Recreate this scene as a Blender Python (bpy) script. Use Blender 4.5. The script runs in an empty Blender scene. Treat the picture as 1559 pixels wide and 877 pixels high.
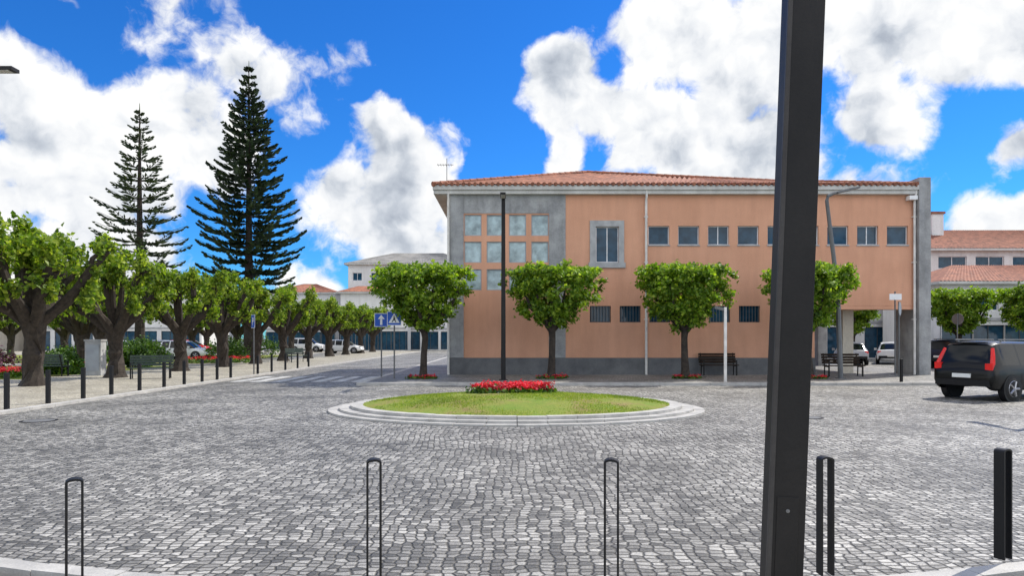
import bpy, math, random
import numpy as np
from mathutils import Vector, Matrix
random.seed(7); rng=np.random.default_rng(7)
scene=bpy.context.scene
R=math.radians
# ------------------------------------------------------------------ materials
def newmat(name):
    m=bpy.data.materials.new(name); m.use_nodes=True
    nt=m.node_tree; b=nt.nodes["Principled BSDF"]
    return m,nt,b
def N(nt,t,**kw):
    n=nt.nodes.new(t)
    for k,v in kw.items():
        if hasattr(n,k): setattr(n,k,v)
        else: n.inputs[k].default_value=v
    return n
def ramp(nt,fac,stops):
    r=nt.nodes.new("ShaderNodeValToRGB"); e=r.color_ramp.elements
    while len(e)<len(stops): e.new(0.5)
    for i,(p,c) in enumerate(stops):
        e[i].position=p; e[i].color=(c[0],c[1],c[2],1)
    nt.links.new(fac,r.inputs[0]); return r
def mixc(nt,blend,fac,a,b):
    m=nt.nodes.new("ShaderNodeMix"); m.data_type='RGBA'; m.blend_type=blend
    for s,v in ((0,fac),(6,a),(7,b)):
        if isinstance(v,(int,float)): m.inputs[s].default_value=v
        elif isinstance(v,tuple): m.inputs[s].default_value=(v[0],v[1],v[2],1)
        else: nt.links.new(v,m.inputs[s])
    return m.outputs[2]
def pos(nt): return nt.nodes.new("ShaderNodeNewGeometry").outputs["Position"]
def noise(nt,vec,scale,detail=4,rough=0.55):
    n=nt.nodes.new("ShaderNodeTexNoise"); n.inputs["Scale"].default_value=scale
    n.inputs["Detail"].default_value=detail; n.inputs["Roughness"].default_value=rough
    nt.links.new(vec,n.inputs["Vector"]); return n
def bump(nt,b,h,strength=0.4,dist=0.02):
    n=nt.nodes.new("ShaderNodeBump"); n.inputs["Strength"].default_value=strength
    n.inputs["Distance"].default_value=dist
    nt.links.new(h,n.inputs["Height"]); nt.links.new(n.outputs[0],b.inputs["Normal"])
def offv(nt,src,n,amp):
    s=N(nt,"ShaderNodeVectorMath",operation='SUBTRACT'); nt.links.new(n.outputs["Color"],s.inputs[0]); s.inputs[1].default_value=(.5,.5,.5)
    t=N(nt,"ShaderNodeVectorMath",operation='MULTIPLY_ADD'); nt.links.new(s.outputs[0],t.inputs[0]); t.inputs[1].default_value=(amp,amp,amp); nt.links.new(src,t.inputs[2]); return t.outputs[0]
def stained(name,c1,c2,rough=0.8,scale=1.2,b_s=0.25,fine=40,streak=0.0,metal=0.0,spec=None):
    m,nt,b=newmat(name); p=pos(nt)
    n=noise(nt,p,scale,5,0.62); r=ramp(nt,n.outputs[0],[(0.3,c1),(0.7,c2)])
    f=noise(nt,p,fine,2); col=mixc(nt,'MULTIPLY',0.3,r.outputs[0],ramp(nt,f.outputs[0],[(0.3,(0.6,0.6,0.6)),(0.65,(1.1,1.1,1.1))]).outputs[0])
    if streak>0:
        mp=nt.nodes.new("ShaderNodeMapping"); mp.inputs["Scale"].default_value=(2.2,2.2,0.28); nt.links.new(p,mp.inputs[0])
        s=noise(nt,mp.outputs[0],1.0,5,0.6); col=mixc(nt,'MULTIPLY',streak,col,ramp(nt,s.outputs[0],[(0.33,(0.5,0.48,0.46)),(0.6,(1,1,1))]).outputs[0])
    nt.links.new(col,b.inputs["Base Color"]); b.inputs["Roughness"].default_value=rough
    b.inputs["Metallic"].default_value=metal
    if spec is not None: b.inputs["Specular IOR Level"].default_value=spec
    bump(nt,b,f.outputs[0],b_s,0.01); return m
def handlaid(name,sx,sy,cols,mortar,rnd=0.6,bs=0.7,rot=0.0,lo=0.6,hi=1.2,gap=0.1,warp=0.1,patch=0.5,rough=0.58):
    m,nt,b=newmat(name); p=pos(nt)
    v=offv(nt,offv(nt,p,noise(nt,p,0.3,1),0.6),noise(nt,p,2.1,1),warp)
    mp=nt.nodes.new("ShaderNodeMapping"); mp.inputs["Rotation"].default_value=(0,0,rot); mp.inputs["Scale"].default_value=(sx,sy,1); nt.links.new(v,mp.inputs[0])
    vo=nt.nodes.new("ShaderNodeTexVoronoi"); vo.voronoi_dimensions='2D'; vo.feature='F1'
    ve=nt.nodes.new("ShaderNodeTexVoronoi"); ve.voronoi_dimensions='2D'; ve.feature='DISTANCE_TO_EDGE'
    for q in (vo,ve): q.inputs["Scale"].default_value=1; q.inputs["Randomness"].default_value=rnd; nt.links.new(mp.outputs[0],q.inputs["Vector"])
    sp=nt.nodes.new("ShaderNodeSeparateColor"); nt.links.new(vo.outputs["Color"],sp.inputs[0])
    c=ramp(nt,sp.outputs[0],[(0.0,cols[0]),(0.5,cols[1]),(1.0,cols[2])])
    fn=noise(nt,p,42,3,0.7); c2=mixc(nt,'MULTIPLY',0.6,c.outputs[0],ramp(nt,fn.outputs[0],[(0.3,(0.5,0.5,0.5)),(0.7,(1.3,1.3,1.3))]).outputs[0])
    ln=noise(nt,p,patch,6,0.68); c3=mixc(nt,'MULTIPLY',0.95,c2,ramp(nt,ln.outputs[0],[(0.36,(lo,lo*.99,lo*.96)),(0.62,(hi,hi*.99,hi*.96))]).outputs[0])
    ed=nt.nodes.new("ShaderNodeMapRange"); ed.interpolation_type='SMOOTHSTEP'; nt.links.new(ve.outputs["Distance"],ed.inputs[0]); ed.inputs[1].default_value=0.0; ed.inputs[2].default_value=gap*1.8
    nt.links.new(mixc(nt,'MIX',ed.outputs[0],mortar,c3),b.inputs["Base Color"]); b.inputs["Roughness"].default_value=rough
    h1=N(nt,"ShaderNodeMath",operation='MULTIPLY_ADD'); nt.links.new(sp.outputs[1],h1.inputs[0]); h1.inputs[1].default_value=0.55; nm=noise(nt,p,20,3,0.65); nt.links.new(nm.outputs[0],h1.inputs[2])
    h2=N(nt,"ShaderNodeMath",operation='MULTIPLY_ADD'); nt.links.new(ed.outputs[0],h2.inputs[0]); h2.inputs[1].default_value=0.9; nt.links.new(h1.outputs[0],h2.inputs[2])
    bump(nt,b,h2.outputs[0],bs,0.018); return m
def plain(name,c,rough=0.5,metal=0.0,var=0.15,spec=None,coat=0):
    m,nt,b=newmat(name); p=pos(nt); n=noise(nt,p,3.0,3)
    lo=tuple(x*(1-var) for x in c); hi=tuple(min(1,x*(1+var)) for x in c)
    nt.links.new(ramp(nt,n.outputs[0],[(0.3,lo),(0.7,hi)]).outputs[0],b.inputs["Base Color"])
    b.inputs["Roughness"].default_value=rough; b.inputs["Metallic"].default_value=metal
    if spec is not None: b.inputs["Specular IOR Level"].default_value=spec
    b.inputs["Coat Weight"].default_value=coat
    return m
def leafmat(name,stops,trans=0.35,rough=0.5):
    m,nt,b=newmat(name)
    g=nt.nodes.new("ShaderNodeNewGeometry"); tc=nt.nodes.new("ShaderNodeTexCoord")
    r=ramp(nt,g.outputs["Random Per Island"],stops)
    n=noise(nt,tc.outputs["Object"],1.6,2)
    col=mixc(nt,'MULTIPLY',0.8,r.outputs[0],ramp(nt,n.outputs[0],[(0.35,(0.6,0.65,0.55)),(0.62,(1.35,1.25,1.1))]).outputs[0])
    nt.links.new(col,b.inputs["Base Color"]); b.inputs["Roughness"].default_value=rough
    t=nt.nodes.new("ShaderNodeBsdfTranslucent"); nt.links.new(mixc(nt,'MULTIPLY',1.0,col,(1.4,1.5,0.5)),t.inputs[0])
    mx=nt.nodes.new("ShaderNodeMixShader"); mx.inputs[0].default_value=trans
    nt.links.new(b.outputs[0],mx.inputs[1]); nt.links.new(t.outputs[0],mx.inputs[2])
    nt.links.new(mx.outputs[0],nt.nodes["Material Output"].inputs[0]); return m

M={}
M['cobble']=handlaid("cobble_setts",10.2,13.2,[(0.12,0.117,0.11),(0.29,0.28,0.262),(0.50,0.485,0.455)],(0.065,0.06,0.05),0.46,0.85,0,0.50,1.22,0.10,0.12,0.42,0.55)
M['pave']=handlaid("limestone_paving",13,13.5,[(0.32,0.29,0.24),(0.44,0.41,0.34),(0.56,0.53,0.45)],(0.19,0.16,0.12),0.7,0.4,0.5,.72,1.15,0.08,.03)
M['pave2']=handlaid("granite_paving",9.5,9.5,[(0.16,0.16,0.155),(0.25,0.242,0.23),(0.35,0.34,0.325)],(0.07,0.065,0.06),0.5,0.5,0.2,.65,1.15,0.09,.04)
M['kerb']=stained("granite_kerb",(0.33,0.32,0.30),(0.52,0.50,0.465),0.75,2.5,0.4,60)
M['salmon']=stained("salmon_render",(0.66,0.335,0.205),(0.75,0.395,0.25),0.9,0.6,0.12,30,0.2)
M['conc']=stained("grey_concrete",(0.24,0.243,0.245),(0.46,0.46,0.45),0.85,1.3,0.3,18,0.45)
M['eave']=stained("eave_concrete",(0.5,0.49,0.46),(0.66,0.65,0.61),0.85,1.0,0.2,20,0.35)
M['plinth']=stained("plinth_granite",(0.10,0.102,0.105),(0.17,0.17,0.17),0.8,1.5,0.3,20)
M['granite']=stained("granite_trim",(0.32,0.32,0.32),(0.48,0.48,0.47),0.8,3,0.3,50)
M['whitewall']=stained("white_render",(0.7,0.69,0.66),(0.84,0.83,0.8),0.9,0.5,0.1,15,0.25)
M['cream']=stained("cream_render",(0.55,0.49,0.39),(0.66,0.6,0.5),0.9,0.7,0.1,15,0.2)
M['tile']=stained("terracotta_tile",(0.13,0.052,0.032),(0.42,0.165,0.095),0.85,2.6,0.6,9)
M['greyroof']=stained("fibre_cement_roof",(0.15,0.145,0.135),(0.27,0.26,0.245),0.9,0.8,0.3,8)
M['glass']=plain("window_glass",(0.02,0.06,0.10),0.06,0,0.35,0.35)
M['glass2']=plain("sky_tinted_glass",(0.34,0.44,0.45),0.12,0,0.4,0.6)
M['carglass']=plain("tinted_car_glass",(0.01,0.012,0.014),0.08,0,0.1,0.3)
M['alu']=plain("window_frame_aluminium",(0.34,0.35,0.36),0.45,0.4,0.1)
M['wframe']=plain("white_frame",(0.7,0.7,0.7),0.5)
M['dframe']=plain("dark_frame",(0.05,0.055,0.06),0.5)
M['pipe']=plain("painted_downpipe",(0.72,0.69,0.64),0.5)
M['steel']=stained("dark_painted_steel",(0.008,0.0075,0.0075),(0.017,0.0155,0.015),0.55,3,0.08,60,spec=0.28)
M['steel2']=stained("lit_steel_edge",(0.035,0.032,0.031),(0.06,0.057,0.055),0.55,3,0.08,60,spec=0.3)  # lighter copy of the steel, paints the lit left face of the near pole
M['greysteel']=plain("grey_lamp_steel",(0.13,0.133,0.135),0.5,0.2)
M['black']=plain("black_steel",(0.009,0.009,0.010),0.5,spec=0.3)
M['whitepaint']=plain("white_paint",(0.8,0.8,0.79),0.5,0,0.05)
M['roadpaint']=stained("worn_road_paint",(0.25,0.25,0.24),(0.66,0.66,0.64),0.7,2.5,0.3,35)
M['blue']=plain("sign_blue",(0.01,0.08,0.45),0.35,0,0.05)
M['lens']=plain("lamp_lens",(0.5,0.5,0.48),0.2)
M['bark']=stained("tree_bark",(0.02,0.015,0.012),(0.065,0.05,0.038),0.95,6,1.0,22)
M['leaf']=leafmat("plane_leaf",[(0,(0.065,0.14,0.010)),(0.5,(0.16,0.28,0.02)),(1,(0.33,0.43,0.05))],0.48)
M['leafd']=leafmat("pollard_leaf",[(0,(0.055,0.12,0.010)),(0.5,(0.165,0.265,0.022)),(1,(0.38,0.45,0.07))],0.48)
M['pine']=leafmat("araucaria_needles",[(0,(0.008,0.022,0.010)),(0.6,(0.024,0.050,0.018)),(1,(0.065,0.105,0.035))],0.12,0.6)
M['pine2']=leafmat("araucaria_needles_light",[(0,(0.018,0.036,0.016)),(0.6,(0.045,0.075,0.03)),(1,(0.10,0.13,0.05))],0.2,0.6)
M['bush']=leafmat("shrub_leaf",[(0,(0.02,0.06,0.01)),(0.5,(0.06,0.14,0.015)),(1,(0.14,0.24,0.03))],0.3)
M['purple']=leafmat("purple_shrub_leaf",[(0,(0.03,0.012,0.025)),(1,(0.12,0.04,0.08))],0.2)
M['red']=leafmat("red_petals",[(0,(0.35,0.004,0.02)),(0.6,(0.68,0.012,0.05)),(1,(0.82,0.08,0.14))],0.3)
M['blade']=leafmat("grass_blade",[(0,(0.10,0.18,0.008)),(0.6,(0.19,0.29,0.015)),(1,(0.34,0.35,0.06))],0.35)
M['tyre']=plain("tyre_rubber",(0.015,0.015,0.015),0.85)
M['rim']=plain("alloy_rim",(0.4,0.4,0.42),0.3,0.8)
M['lampred']=plain("tail_lamp_red",(0.75,0.01,0.01),0.15,0,0.1)
M['lampclear']=plain("headlamp_clear",(0.6,0.6,0.6),0.1)
M['plate']=plain("number_plate",(0.8,0.8,0.75),0.4,0,0.03)
M['wood']=stained("bench_wood",(0.02,0.012,0.008),(0.045,0.028,0.018),0.8,4,0.3,30,spec=0.2)
M['greenwood']=stained("green_bench_paint",(0.03,0.05,0.04),(0.05,0.075,0.06),0.6,4,0.2,30)
m,nt,b=newmat("lawn_turf"); p=pos(nt); n=noise(nt,p,1.1,6,0.65); n2=noise(nt,p,30,3)
c=ramp(nt,n.outputs[0],[(0.34,(0.24,0.17,0.07)),(0.49,(0.19,0.22,0.025)),(0.7,(0.12,0.21,0.012))])
nt.links.new(mixc(nt,'MULTIPLY',0.6,c.outputs[0],ramp(nt,n2.outputs[0],[(0.3,(0.5,0.5,0.5)),(0.7,(1.3,1.3,1.2))]).outputs[0]),b.inputs["Base Color"])
b.inputs["Roughness"].default_value=0.95; bump(nt,b,n2.outputs[0],0.6,0.03); M['turf']=m
def carpaint(name,c):
    return plain(name,c,0.32,0.0,0.05,0.25,0.15 if c[0]<.1 else .4)
# ------------------------------------------------------------------ mesh builder
class MB:
    def __init__(s): s.v=[];s.f=[];s.m=[];s.mats=[]
    def mi(s,k):
        if k not in s.mats: s.mats.append(k)
        return s.mats.index(k)
    def add(s,vs,fs,k):
        o=len(s.v); i=s.mi(k); s.v.extend([tuple(map(float,a)) for a in vs])
        for f in fs: s.f.append(tuple(o+j for j in f)); s.m.append(i)
    def box(s,x0,x1,y0,y1,z0,z1,k,M4=None):
        vs=[(x,y,z) for x in (x0,x1) for y in (y0,y1) for z in (z0,z1)]
        if M4 is not None: vs=[tuple(M4@Vector(a)) for a in vs]
        s.add(vs,[(0,1,3,2),(4,6,7,5),(0,4,5,1),(2,3,7,6),(0,2,6,4),(1,5,7,3)],k)
    def quad(s,a,b,c,d,k): s.add([a,b,c,d],[(0,1,2,3)],k)
    def tube(s,pts,rad,k,n=8,cap=True,ph=0.0,wob=0.0):
        pts=[Vector(p) for p in pts]; vs=[]; up=Vector((0.13,0.21,1)).normalized()
        for i,p in enumerate(pts):
            d=(pts[min(i+1,len(pts)-1)]-pts[max(i-1,0)]).normalized()
            a=d.cross(up); 
            if a.length<0.3: a=d.cross(Vector((1,0.1,0)))
            a.normalize(); b=d.cross(a)
            for j in range(n):
                t=2*math.pi*j/n+ph; r=rad[i]*(1+random.uniform(-wob,wob)); vs.append(p+a*math.cos(t)*r+b*math.sin(t)*r)
        fs=[]
        for i in range(len(pts)-1):
            for j in range(n): fs.append((i*n+j,i*n+(j+1)%n,(i+1)*n+(j+1)%n,(i+1)*n+j))
        if cap: fs.append(tuple(range(n))[::-1]); fs.append(tuple((len(pts)-1)*n+j for j in range(n)))
        s.add(vs,fs,k)
    def cards(s,C,size,k,up=0.5,out=None,asp=1.5):
        C=np.asarray(C,float); n=len(C); nr=rng.normal(size=(n,3)); nr/=np.linalg.norm(nr,axis=1)[:,None]
        nr[:,2]+=up
        if out is not None: nr+=out
        nr/=np.linalg.norm(nr,axis=1)[:,None]+1e-9
        t=rng.normal(size=(n,3)); a=np.cross(nr,t); a/=np.linalg.norm(a,axis=1)[:,None]+1e-9; b=np.cross(nr,a)
        sz=(size*rng.uniform(0.6,1.3,n))[:,None]; fold=nr*sz*0.18
        V=np.stack([C-a*sz*asp/2,C-b*sz/2+fold,C+a*sz*asp/2,C+b*sz/2+fold],1).reshape(-1,3)
        o=len(s.v); i=s.mi(k); s.v.extend(map(tuple,V.tolist()))
        s.f.extend([(o+4*j,o+4*j+1,o+4*j+2,o+4*j+3) for j in range(n)]); s.m.extend([i]*n)
    def mesh(s,name,smooth=None):
        me=bpy.data.meshes.new(name); me.from_pydata(s.v,[],s.f)
        for k in s.mats: me.materials.append(M[k])
        me.polygons.foreach_set("material_index",s.m)
        if smooth is not None:
            me.shade_smooth(); me.set_sharp_from_angle(angle=R(smooth))
        me.update(); return me
    def obj(s,name,loc=(0,0,0),rz=0,parent=None,smooth=None):
        return place(s.mesh(name,smooth),name,loc,rz,parent)
def place(me,name,loc=(0,0,0),rz=0,parent=None,sc=1.0):
    o=bpy.data.objects.new(name,me); scene.collection.objects.link(o)
    o.location=loc; o.rotation_euler=(0,0,rz); o.scale=(sc,sc,sc) if not isinstance(sc,tuple) else sc
    if parent: o.parent=parent
    return o
def empty(name,loc=(0,0,0),rz=0):
    return place(None,name,loc,rz)
def bevel(o,w=0.01,seg=2):
    md=o.modifiers.new("bevel",'BEVEL'); md.width=w; md.segments=seg; md.limit_method='ANGLE'
def wall(mb,x0,x1,z0,z1,y,holes,matf,reveal=0.18,xs=(),zs=()):
    X=sorted(set([x0,x1]+[h[0] for h in holes]+[h[1] for h in holes]+list(xs)))
    Z=sorted(set([z0,z1]+[h[2] for h in holes]+[h[3] for h in holes]+list(zs)))
    X=[a for a in X if x0<=a<=x1]; Z=[a for a in Z if z0<=a<=z1]
    for i in range(len(X)-1):
        for j in range(len(Z)-1):
            cx=(X[i]+X[i+1])/2; cz=(Z[j]+Z[j+1])/2
            if any(h[0]<cx<h[1] and h[2]<cz<h[3] for h in holes): continue
            mb.quad((X[i],y,Z[j]),(X[i+1],y,Z[j]),(X[i+1],y,Z[j+1]),(X[i],y,Z[j+1]),matf(cx,cz))
    for h in holes:
        a,b2,c,d=h[:4]; k=matf((a+b2)/2,d+0.02); y2=y+reveal
        mb.quad((a,y,c),(b2,y,c),(b2,y2,c),(a,y2,c),k); mb.quad((a,y,d),(a,y2,d),(b2,y2,d),(b2,y,d),k)
        mb.quad((a,y,c),(a,y2,c),(a,y2,d),(a,y,d),k); mb.quad((b2,y,c),(b2,y,d),(b2,y2,d),(b2,y2,c),k)
def window(mb,a,b,c,d,y,fr,gl,t=0.05,mull=0,rails=0):
    mb.box(a,b,y,y+0.05,c,c+t,fr); mb.box(a,b,y,y+0.05,d-t,d,fr)
    mb.box(a,a+t,y,y+0.05,c+t,d-t,fr); mb.box(b-t,b,y,y+0.05,c+t,d-t,fr)
    for i in range(mull):
        x=a+(b-a)*(i+1)/(mull+1); mb.box(x-t*0.5,x+t*0.5,y+0.004,y+0.05,c+t,d-t,fr)
    for i in range(rails):
        z=c+(d-c)*(i+1)/(rails+1); mb.box(a+t,b-t,y+0.007,y+0.045,z-t*0.4,z+t*0.4,fr)
    e=random.uniform(-0.012,0.012); e2=random.uniform(-0.01,0.01)
    mb.quad((a+0.01,y+0.03+e,c+0.01),(b-0.01,y+0.03-e,c+0.01),(b-0.01,y+0.03-e+e2,d-0.01),(a+0.01,y+0.03+e+e2,d-0.01),gl)
# ------------------------------------------------------------------ camera
cam=bpy.data.cameras.new("camera"); co=bpy.data.objects.new("camera",cam); scene.collection.objects.link(co)
co.location=(0,0,1.7); co.rotation_euler=(R(90),0,0); cam.lens=24; cam.sensor_width=36; cam.shift_y=0.049
cam.clip_end=5000; cam.clip_start=0.05; scene.camera=co
# ------------------------------------------------------------------ light + sky (sun high, ahead and to the right)
sh=Vector((0.82,0.57,0)).normalized(); el=R(49)
sd=Vector((sh.x*math.cos(el),sh.y*math.cos(el),math.sin(el)))
L=bpy.data.lights.new("sun",'SUN'); L.energy=5.0; L.angle=R(0.5); L.color=(1,0.95,0.86)
lo=bpy.data.objects.new("sun",L); scene.collection.objects.link(lo); lo.rotation_euler=sd.to_track_quat('Z','Y').to_euler(); lo.location=(20,10,30)
w=bpy.data.worlds.new("World"); scene.world=w; w.use_nodes=True; nt=w.node_tree; nt.nodes.clear()
out=nt.nodes.new("ShaderNodeOutputWorld"); bg=nt.nodes.new("ShaderNodeBackground"); bg.inputs[1].default_value=0.12
sky=nt.nodes.new("ShaderNodeTexSky"); sky.sky_type='NISHITA'; sky.sun_disc=False; sky.sun_elevation=el; sky.sun_rotation=math.atan2(sh.x,sh.y)
sky.air_density=1.0; sky.dust_density=0.1; sky.ozone_density=2.5
g=nt
def gm(op,a,b=None,c=None):
    n=g.nodes.new("ShaderNodeMath"); n.operation=op
    for i,v in enumerate((a,b,c)):
        if v is None: continue
        if isinstance(v,(int,float)): n.inputs[i].default_value=v
        else: g.links.new(v,n.inputs[i])
    return n.outputs[0]
tc=nt.nodes.new("ShaderNodeTexCoord"); gen=tc.outputs["Generated"]
wv=offv(g,gen,noise(g,gen,6.5,2),.13)
blobs=[(-0.66,0.30,0.17,1),(-0.53,0.32,0.13,1),(-0.45,0.28,0.08,.85),(-0.78,0.22,0.15,1),(-0.62,0.21,0.13,.9),(-0.70,0.08,0.12,.8),(-0.56,0.12,0.10,.7),(-0.76,0.42,0.07,.5),
(-0.38,0.37,0.10,.58),(-0.50,0.44,0.10,.55),(-0.28,0.40,0.09,.42),(-0.62,0.48,0.07,.45),
(-0.18,0.27,0.10,1),(-0.17,0.20,0.11,1),(-0.235,0.20,0.09,1),(-0.12,0.14,0.08,.9),(-0.27,0.09,0.07,.7),(-0.10,0.29,0.05,.45),
(0.08,0.37,0.085,1),(0.14,0.33,0.07,.85),(0.08,0.27,0.055,.7),(0.25,0.44,0.11,1),(0.33,0.37,0.14,1),(0.24,0.29,0.11,1),(0.38,0.27,0.13,1),(0.18,0.24,0.06,.7),(0.42,0.46,0.12,1),
(0.54,0.46,0.12,1),(0.65,0.44,0.12,1),(0.76,0.47,0.12,1),(0.52,0.34,0.09,.7),(0.52,0.19,0.09,.9),(0.43,0.20,0.08,.8),(0.72,0.28,0.06,.8),(0.68,0.15,0.07,.8),(0.77,0.18,0.07,.8)]
cov=None
for (u,v,r,wt) in blobs:
    c=Vector((u,1,v)).normalized(); k=1/math.sqrt(1+u*u+v*v)
    d=g.nodes.new("ShaderNodeVectorMath"); d.operation='DISTANCE'; g.links.new(wv,d.inputs[0]); d.inputs[1].default_value=c
    mm=gm('MULTIPLY_ADD',d.outputs["Value"],-wt/(r*k),wt)
    cov=mm if cov is None else gm('SMOOTH_MAX',cov,mm,0.12)
cov=gm('MAXIMUM',cov,-0.5)
sep=g.nodes.new("ShaderNodeSeparateXYZ"); g.links.new(gen,sep.inputs[0])
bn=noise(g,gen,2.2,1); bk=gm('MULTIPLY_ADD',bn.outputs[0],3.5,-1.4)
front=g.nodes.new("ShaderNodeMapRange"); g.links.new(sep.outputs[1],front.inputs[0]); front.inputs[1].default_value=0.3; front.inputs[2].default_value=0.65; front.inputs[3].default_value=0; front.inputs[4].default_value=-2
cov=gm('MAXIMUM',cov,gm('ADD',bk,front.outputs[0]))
def billow(vec,det,puff):
    f=noise(g,vec,9.0,det,0.6).outputs[0]
    vn=g.nodes.new("ShaderNodeTexVoronoi"); vn.feature='F1'; vn.inputs["Scale"].default_value=15; g.links.new(vec,vn.inputs["Vector"])
    return gm('MULTIPLY_ADD',vn.outputs["Distance"],-puff,f)
wf=offv(g,gen,noise(g,gen,16,3),.045)
ao=g.nodes.new("ShaderNodeVectorMath"); ao.operation='ADD'; g.links.new(wf,ao.inputs[0]); ao.inputs[1].default_value=(0.012,0,0.020)
b1=billow(wf,8,.20); b2=billow(ao.outputs[0],3,.20)
dens=gm('ADD',gm('MULTIPLY_ADD',b1,2.1,-1.07),gm('MULTIPLY',cov,1.2))
mask=nt.nodes.new("ShaderNodeMapRange"); mask.interpolation_type='SMOOTHSTEP'; nt.links.new(dens,mask.inputs[0]); mask.inputs[1].default_value=-0.10; mask.inputs[2].default_value=0.26
rel=gm('SUBTRACT',b1,b2)
big=noise(g,gen,4.2,2)
li=gm('ADD',gm('MULTIPLY_ADD',rel,2.3,0.88),gm('MULTIPLY',gm('MULTIPLY_ADD',big.outputs[0],-3.2,1.36),gm('MAXIMUM',gm('MULTIPLY_ADD',cov,1.2,-.1),0.0)))
lr=ramp(nt,li,[(0.0,(3.0,3.4,4.1)),(0.35,(5.0,5.4,6.0)),(0.65,(7.3,7.5,7.8)),(1.0,(8.9,8.9,8.8))])
back_boost=g.nodes.new("ShaderNodeMapRange"); g.links.new(sep.outputs[1],back_boost.inputs[0]); back_boost.inputs[1].default_value=-0.3; back_boost.inputs[2].default_value=0.4; back_boost.inputs[3].default_value=1.8; back_boost.inputs[4].default_value=1.0  # extra brightness added to clouds behind the camera, lifting light on the facade
vs_=g.nodes.new("ShaderNodeVectorMath"); vs_.operation='SCALE'; g.links.new(lr.outputs[0],vs_.inputs[0]); g.links.new(back_boost.outputs[0],vs_.inputs["Scale"])
hs=nt.nodes.new("ShaderNodeHueSaturation"); hs.inputs["Saturation"].default_value=1.2; nt.links.new(sky.outputs[0],hs.inputs["Color"])
skc=mixc(nt,'MULTIPLY',1.0,hs.outputs[0],(0.25,0.78,1.36))
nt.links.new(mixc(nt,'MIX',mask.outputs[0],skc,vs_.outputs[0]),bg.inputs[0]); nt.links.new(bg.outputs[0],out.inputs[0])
scene.view_settings.view_transform='Standard'; scene.view_settings.look='None'; scene.view_settings.exposure=0
# ------------------------------------------------------------------ ground
mb=MB(); mb.quad((-1500,-300,0),(1500,-300,0),(1500,2500,0),(-1500,2500,0),'cobble'); mb.obj("ground")
RC=(0.1,16.35)
def kerb(name,pts,wd,z0,z1,stone=0.9):
    mb=MB(); P=[Vector((p[0],p[1])) for p in pts]
    for i in range(len(P)-1):
        a,b=P[i],P[i+1]; n=max(1,round((b-a).length/stone)); d=(b-a)/n; t=d.normalized(); nn=Vector((-t.y,t.x))*wd
        for j in range(n):
            p=a+d*j+t*0.005; q=a+d*(j+1)-t*0.005; dz=random.uniform(-0.004,0.004)
            v=[(p.x,p.y,z0),(q.x,q.y,z0),(q.x+nn.x,q.y+nn.y,z0),(p.x+nn.x,p.y+nn.y,z0)]
            v+=[(x,y,z1+dz) for x,y,_ in v]
            mb.add(v,[(0,1,5,4),(1,2,6,5),(2,3,7,6),(3,0,4,7),(4,5,6,7)],'kerb')
    return mb.obj(name)
arc=[]
for i in range(41):
    t=R(196)+(R(318)-R(196))*i/40; arc.append((0.1+12.3*math.cos(t),16.5+12.3*math.sin(t)))
mb=MB()
for i in range(40):
    a,b=arc[i],arc[i+1]
    def o(p,k): return (0.1+(p[0]-0.1)*k,16.5+(p[1]-16.5)*k,0.10)
    mb.quad(o(a,1.012),o(a,3.2),o(b,3.2),o(b,1.012),'pave')
mb.obj("near_pavement")
kerb("near_kerb",arc[::-1],-0.15,-0.05,0.105)
mb=MB(); mb.quad((-90,13.3,0.06),(-11.55,13.3,0.06),(-11.55,87,0.06),(-90,87,0.06),'pave'); mb.obj("park_pavement")
kerb("park_kerb",[(-11.3,13.3),(-11.3,87)],0.25,-0.05,0.065)
mb=MB(); mb.quad((-5.3,24.6,0.10),(19.5,24.6,0.10),(19.5,44,0.10),(-5.3,44,0.10),'pave2'); mb.quad((-5.3,44,0.10),(-3,44,0.10),(-3,86,0.10),(-5.3,86,0.10),'pave2'); mb.obj("building_pavement")
kerb("building_kerb",[(-5.55,86),(-5.55,24.35),(19.7,24.35),(19.7,44)],0.25,-0.05,0.105)
mb=MB()
for i in range(7):
    x=-10.9+i*0.78; mb.quad((x,26.3,0.005),(x+0.42,26.3,0.005),(x+0.42,30.2,0.005),(x,30.2,0.005),'roadpaint')
mb.obj("crosswalk_marking")
for (x,y) in ((-9.7,14.0),(6.3,14.6)):
    mb=MB(); mb.tube([(0,0,0.0),(0,0,0.006)],[0.34,0.34],'steel',24); mb.tube([(0,0,0.0),(0,0,0.009)],[0.28,0.28],'plinth',24); mb.obj("manhole_cover",(x,y,0))
mb=MB()
for (x0,x1,y0,y1) in ((-46,-19.5,27,40),(-60,-20,44,66),(-46,-24,20,25)):
    n=12
    for i in range(n):
        for j in range(n):
            a=x0+(x1-x0)*i/n;b=x0+(x1-x0)*(i+1)/n;c=y0+(y1-y0)*j/n;d=y0+(y1-y0)*(j+1)/n
            mb.quad((a,c,0.07),(b,c,0.07),(b,d,0.07),(a,d,0.07),'turf')
mb.obj("park_lawn")
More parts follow.
